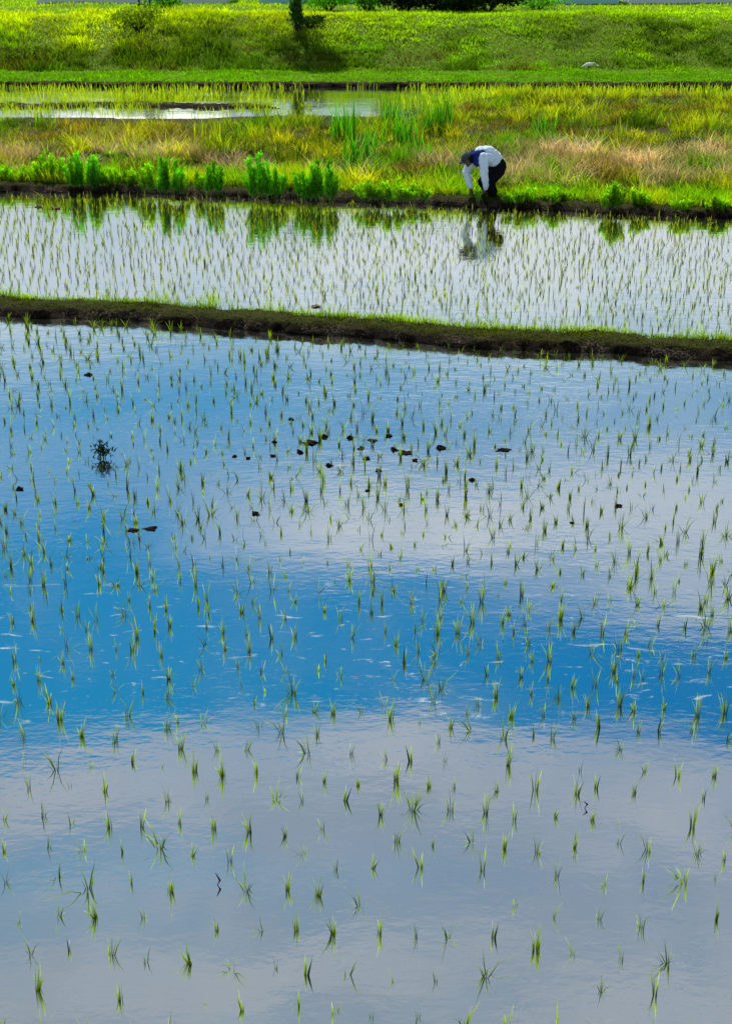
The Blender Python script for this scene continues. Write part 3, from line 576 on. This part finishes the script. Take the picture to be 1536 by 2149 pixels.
chain(bm,[hp(.095,0,.005),hp(.118,0,-.028)],[.012,.016]); chain(bm,[hp(.085,-.02,-.062),hp(.092,0,-.06),hp(.085,.02,-.062)],[.008,.010,.008]); ball(bm,hp(.07,0,-.105),.026)
chain(bm,[hp(.088,-.035,.028),hp(.094,0,.03),hp(.088,.035,.028)],[.01,.011,.01])
for s in (1,-1): ball(bm,hp(-.005,.082*s,-.012),.028,(.6,.35,1),hr)
hand(bm,WL,(.25,-.15,-.9),1,(.3,-.9,.1)); hand(bm,WR,(-.1,.25,-.9),-1,(-.3,.9,.1))
remesh('body',bm,.0055,M_skin,per,2)
for s in (1,-1):
    bm=bmesh.new(); ball(bm,hp(.084,.032*s,.002),.013); bmobj('eye',bm,M_boot,per)
bm=bmesh.new()
chain(bm,[(-.15,0,.74),(-.08,0,.80),(.04,0,.875),(.18,0,.895),(.26,0,.88)],[.135,.155,.160,.155,.11])
for s in (1,-1): chain(bm,[(-.06,.05*s,.77),(.04,.06*s,.83),(.18,.07*s,.85)],[.12,.135,.13])
for s in (1,-1): chain(bm,[(.18,.05*s,.89),(.25,.165*s,.86)],[.11,.085])
chain(bm,[(.25,.175,.84),(.255,.23,.57),(.18,.175,.35),(.155,.145,.29)],[.088,.076,.060,.048]); chain(bm,[(.26,-.175,.83),(.375,-.21,.55),(.35,-.11,.34),(.342,-.095,.29)],[.088,.076,.060,.048])
sh=remesh('shirt',bm,.009,M_shirt,per,3)
for v in sh.data.vertices:
    n_=v.normal; v.co+=n_*(.016*mnoise.noise(v.co*12)+.009*mnoise.noise(v.co*30))
bm=bmesh.new(); chain(bm,[(.23,.08,.905),(.30,.055,.88),(.35,0,.858),(.30,-.055,.88),(.23,-.08,.905)],[.095,.105,.085,.105,.095]); chain(bm,[(.31,0,.82),(.29,.05,.76)],[.10,.085])
remesh('yoke',bm,.009,M_navy,per,3)
bm=bmesh.new(); chain(bm,[(-.18,0,.66),(-.14,0,.74)],[.155,.145])
for s in (1,-1): chain(bm,[(-.18,.06*s,.66),(-.135,.095*s,.59),(.07,.105*s,.365),(-.035,.095*s,.20)],[.135,.128,.102,.088])
tr_=remesh('trousers',bm,.009,M_trs,per,3)
for v in tr_.data.vertices: v.co+=v.normal*(.012*mnoise.noise(v.co*14))
for s in (1,-1):
    bm=bmesh.new(); chain(bm,[(-.04,.092*s,.22),(-.07,.09*s,.07),(-.085,.09*s,.03)],[.078,.062,.054]); chain(bm,[(-.085,.09*s,.03),(.03,.108*s,.03),(.12,.122*s,.028)],[.054,.05,.045])
    for v in bm.verts: v.co.z=max(v.co.z,-.012)
    remesh('boot',bm,.009,M_boot,per,3)
bm=bmesh.new(); ball(bm,hp(-.008,0,.005),.110,(1,.88,1.08),hr,20)
for v in list(bm.verts):
    q=hr.inverted()@(v.co-hc)
    if q.z<-.09 or (q.x>.035 and q.z<.035): bm.verts.remove(v)
bmobj('hair',bm,M_hair,per)
bm=bmesh.new(); ball(bm,hp(-.005,0,.028),.120,(1,.90,.88),hr,24)
for v in list(bm.verts):
    q=hr.inverted()@(v.co-hc)
    if q.z<.055: bm.verts.remove(v)
cp=bmobj('cap',bm,M_cap,per); sm=cp.modifiers.new('s','SOLIDIFY'); sm.thickness=.006
bm=bmesh.new(); ring=[]
for k in range(13):
    a=R(-62+k*124/12); i0=Vector((math.cos(a)*.108,math.sin(a)*.098,.055)); i1=Vector((math.cos(a)*.108+.075*max(.15,math.cos(a))**.6,math.sin(a)*.10,.040)); ring.append((bm.verts.new(hp(*i0)),bm.verts.new(hp(*i1))))
for a,b in zip(ring,ring[1:]): bm.faces.new((a[0],a[1],b[1],b[0]))
br_=bmobj('brim',bm,M_cap,cp); sm=br_.modifiers.new('s','SOLIDIFY'); sm.thickness=.005
mw=Matrix.Translation(foot)@Matrix.Rotation(per.rotation_euler.z,4,'Z')
n=220; c=jit(arr(.03,.11,.010),n,.5); b0=mw@Vector((.22,.0,.0))
V,T,C=blades(rng.normal(0,1,(n,3))*arr(.09,.07,.01),rng.uniform(.12,.27,n),.016,np.abs(rng.normal(0,.45,n)),c,c*1.5)
o=link('seedling_bundle',npmesh('seedling_bundle',V,T,C),M_leaf); o.location=b0; tag(o,'bundle of green rice seedlings held low in the hands of the farmer','seedling bundle')
# ------------------------------------------------------------ egret
gx=at(1235,153,.1); eg=empty('egret',(gx.x,gx.y,gz(gx.x,gx.y))); tag(eg,'white egret feeding with lowered neck on grass at the foot of the embankment','egret')
bm=bmesh.new(); hz=.26
chain(bm,[(-.28,0,hz-.05),(-.16,0,hz+.0),(-.05,0,hz+.04),(.05,0,hz+.05),(.11,0,hz+.04)],[.012,.044,.068,.062,.042])
chain(bm,[(.09,0,hz+.05),(.16,0,hz+.10),(.22,0,hz+.08),(.27,0,hz+.0),(.33,0,hz+.0)],[.036,.024,.019,.019,.026])
remesh('body',bm,.007,M_feather,eg,2)
bm=bmesh.new(); chain(bm,[(.34,0,hz-.0),(.43,0,hz-.03)],[.011,.003],8); bmobj('beak',bm,M_beak,eg)
for s in (1,-1):
    bm=bmesh.new(); chain(bm,[(-.02,.03*s,hz+.0),(-.035,.03*s,.11),(0,.03*s,-.0)],[.014,.008,.007],8); bmobj('leg',bm,M_boot,eg)
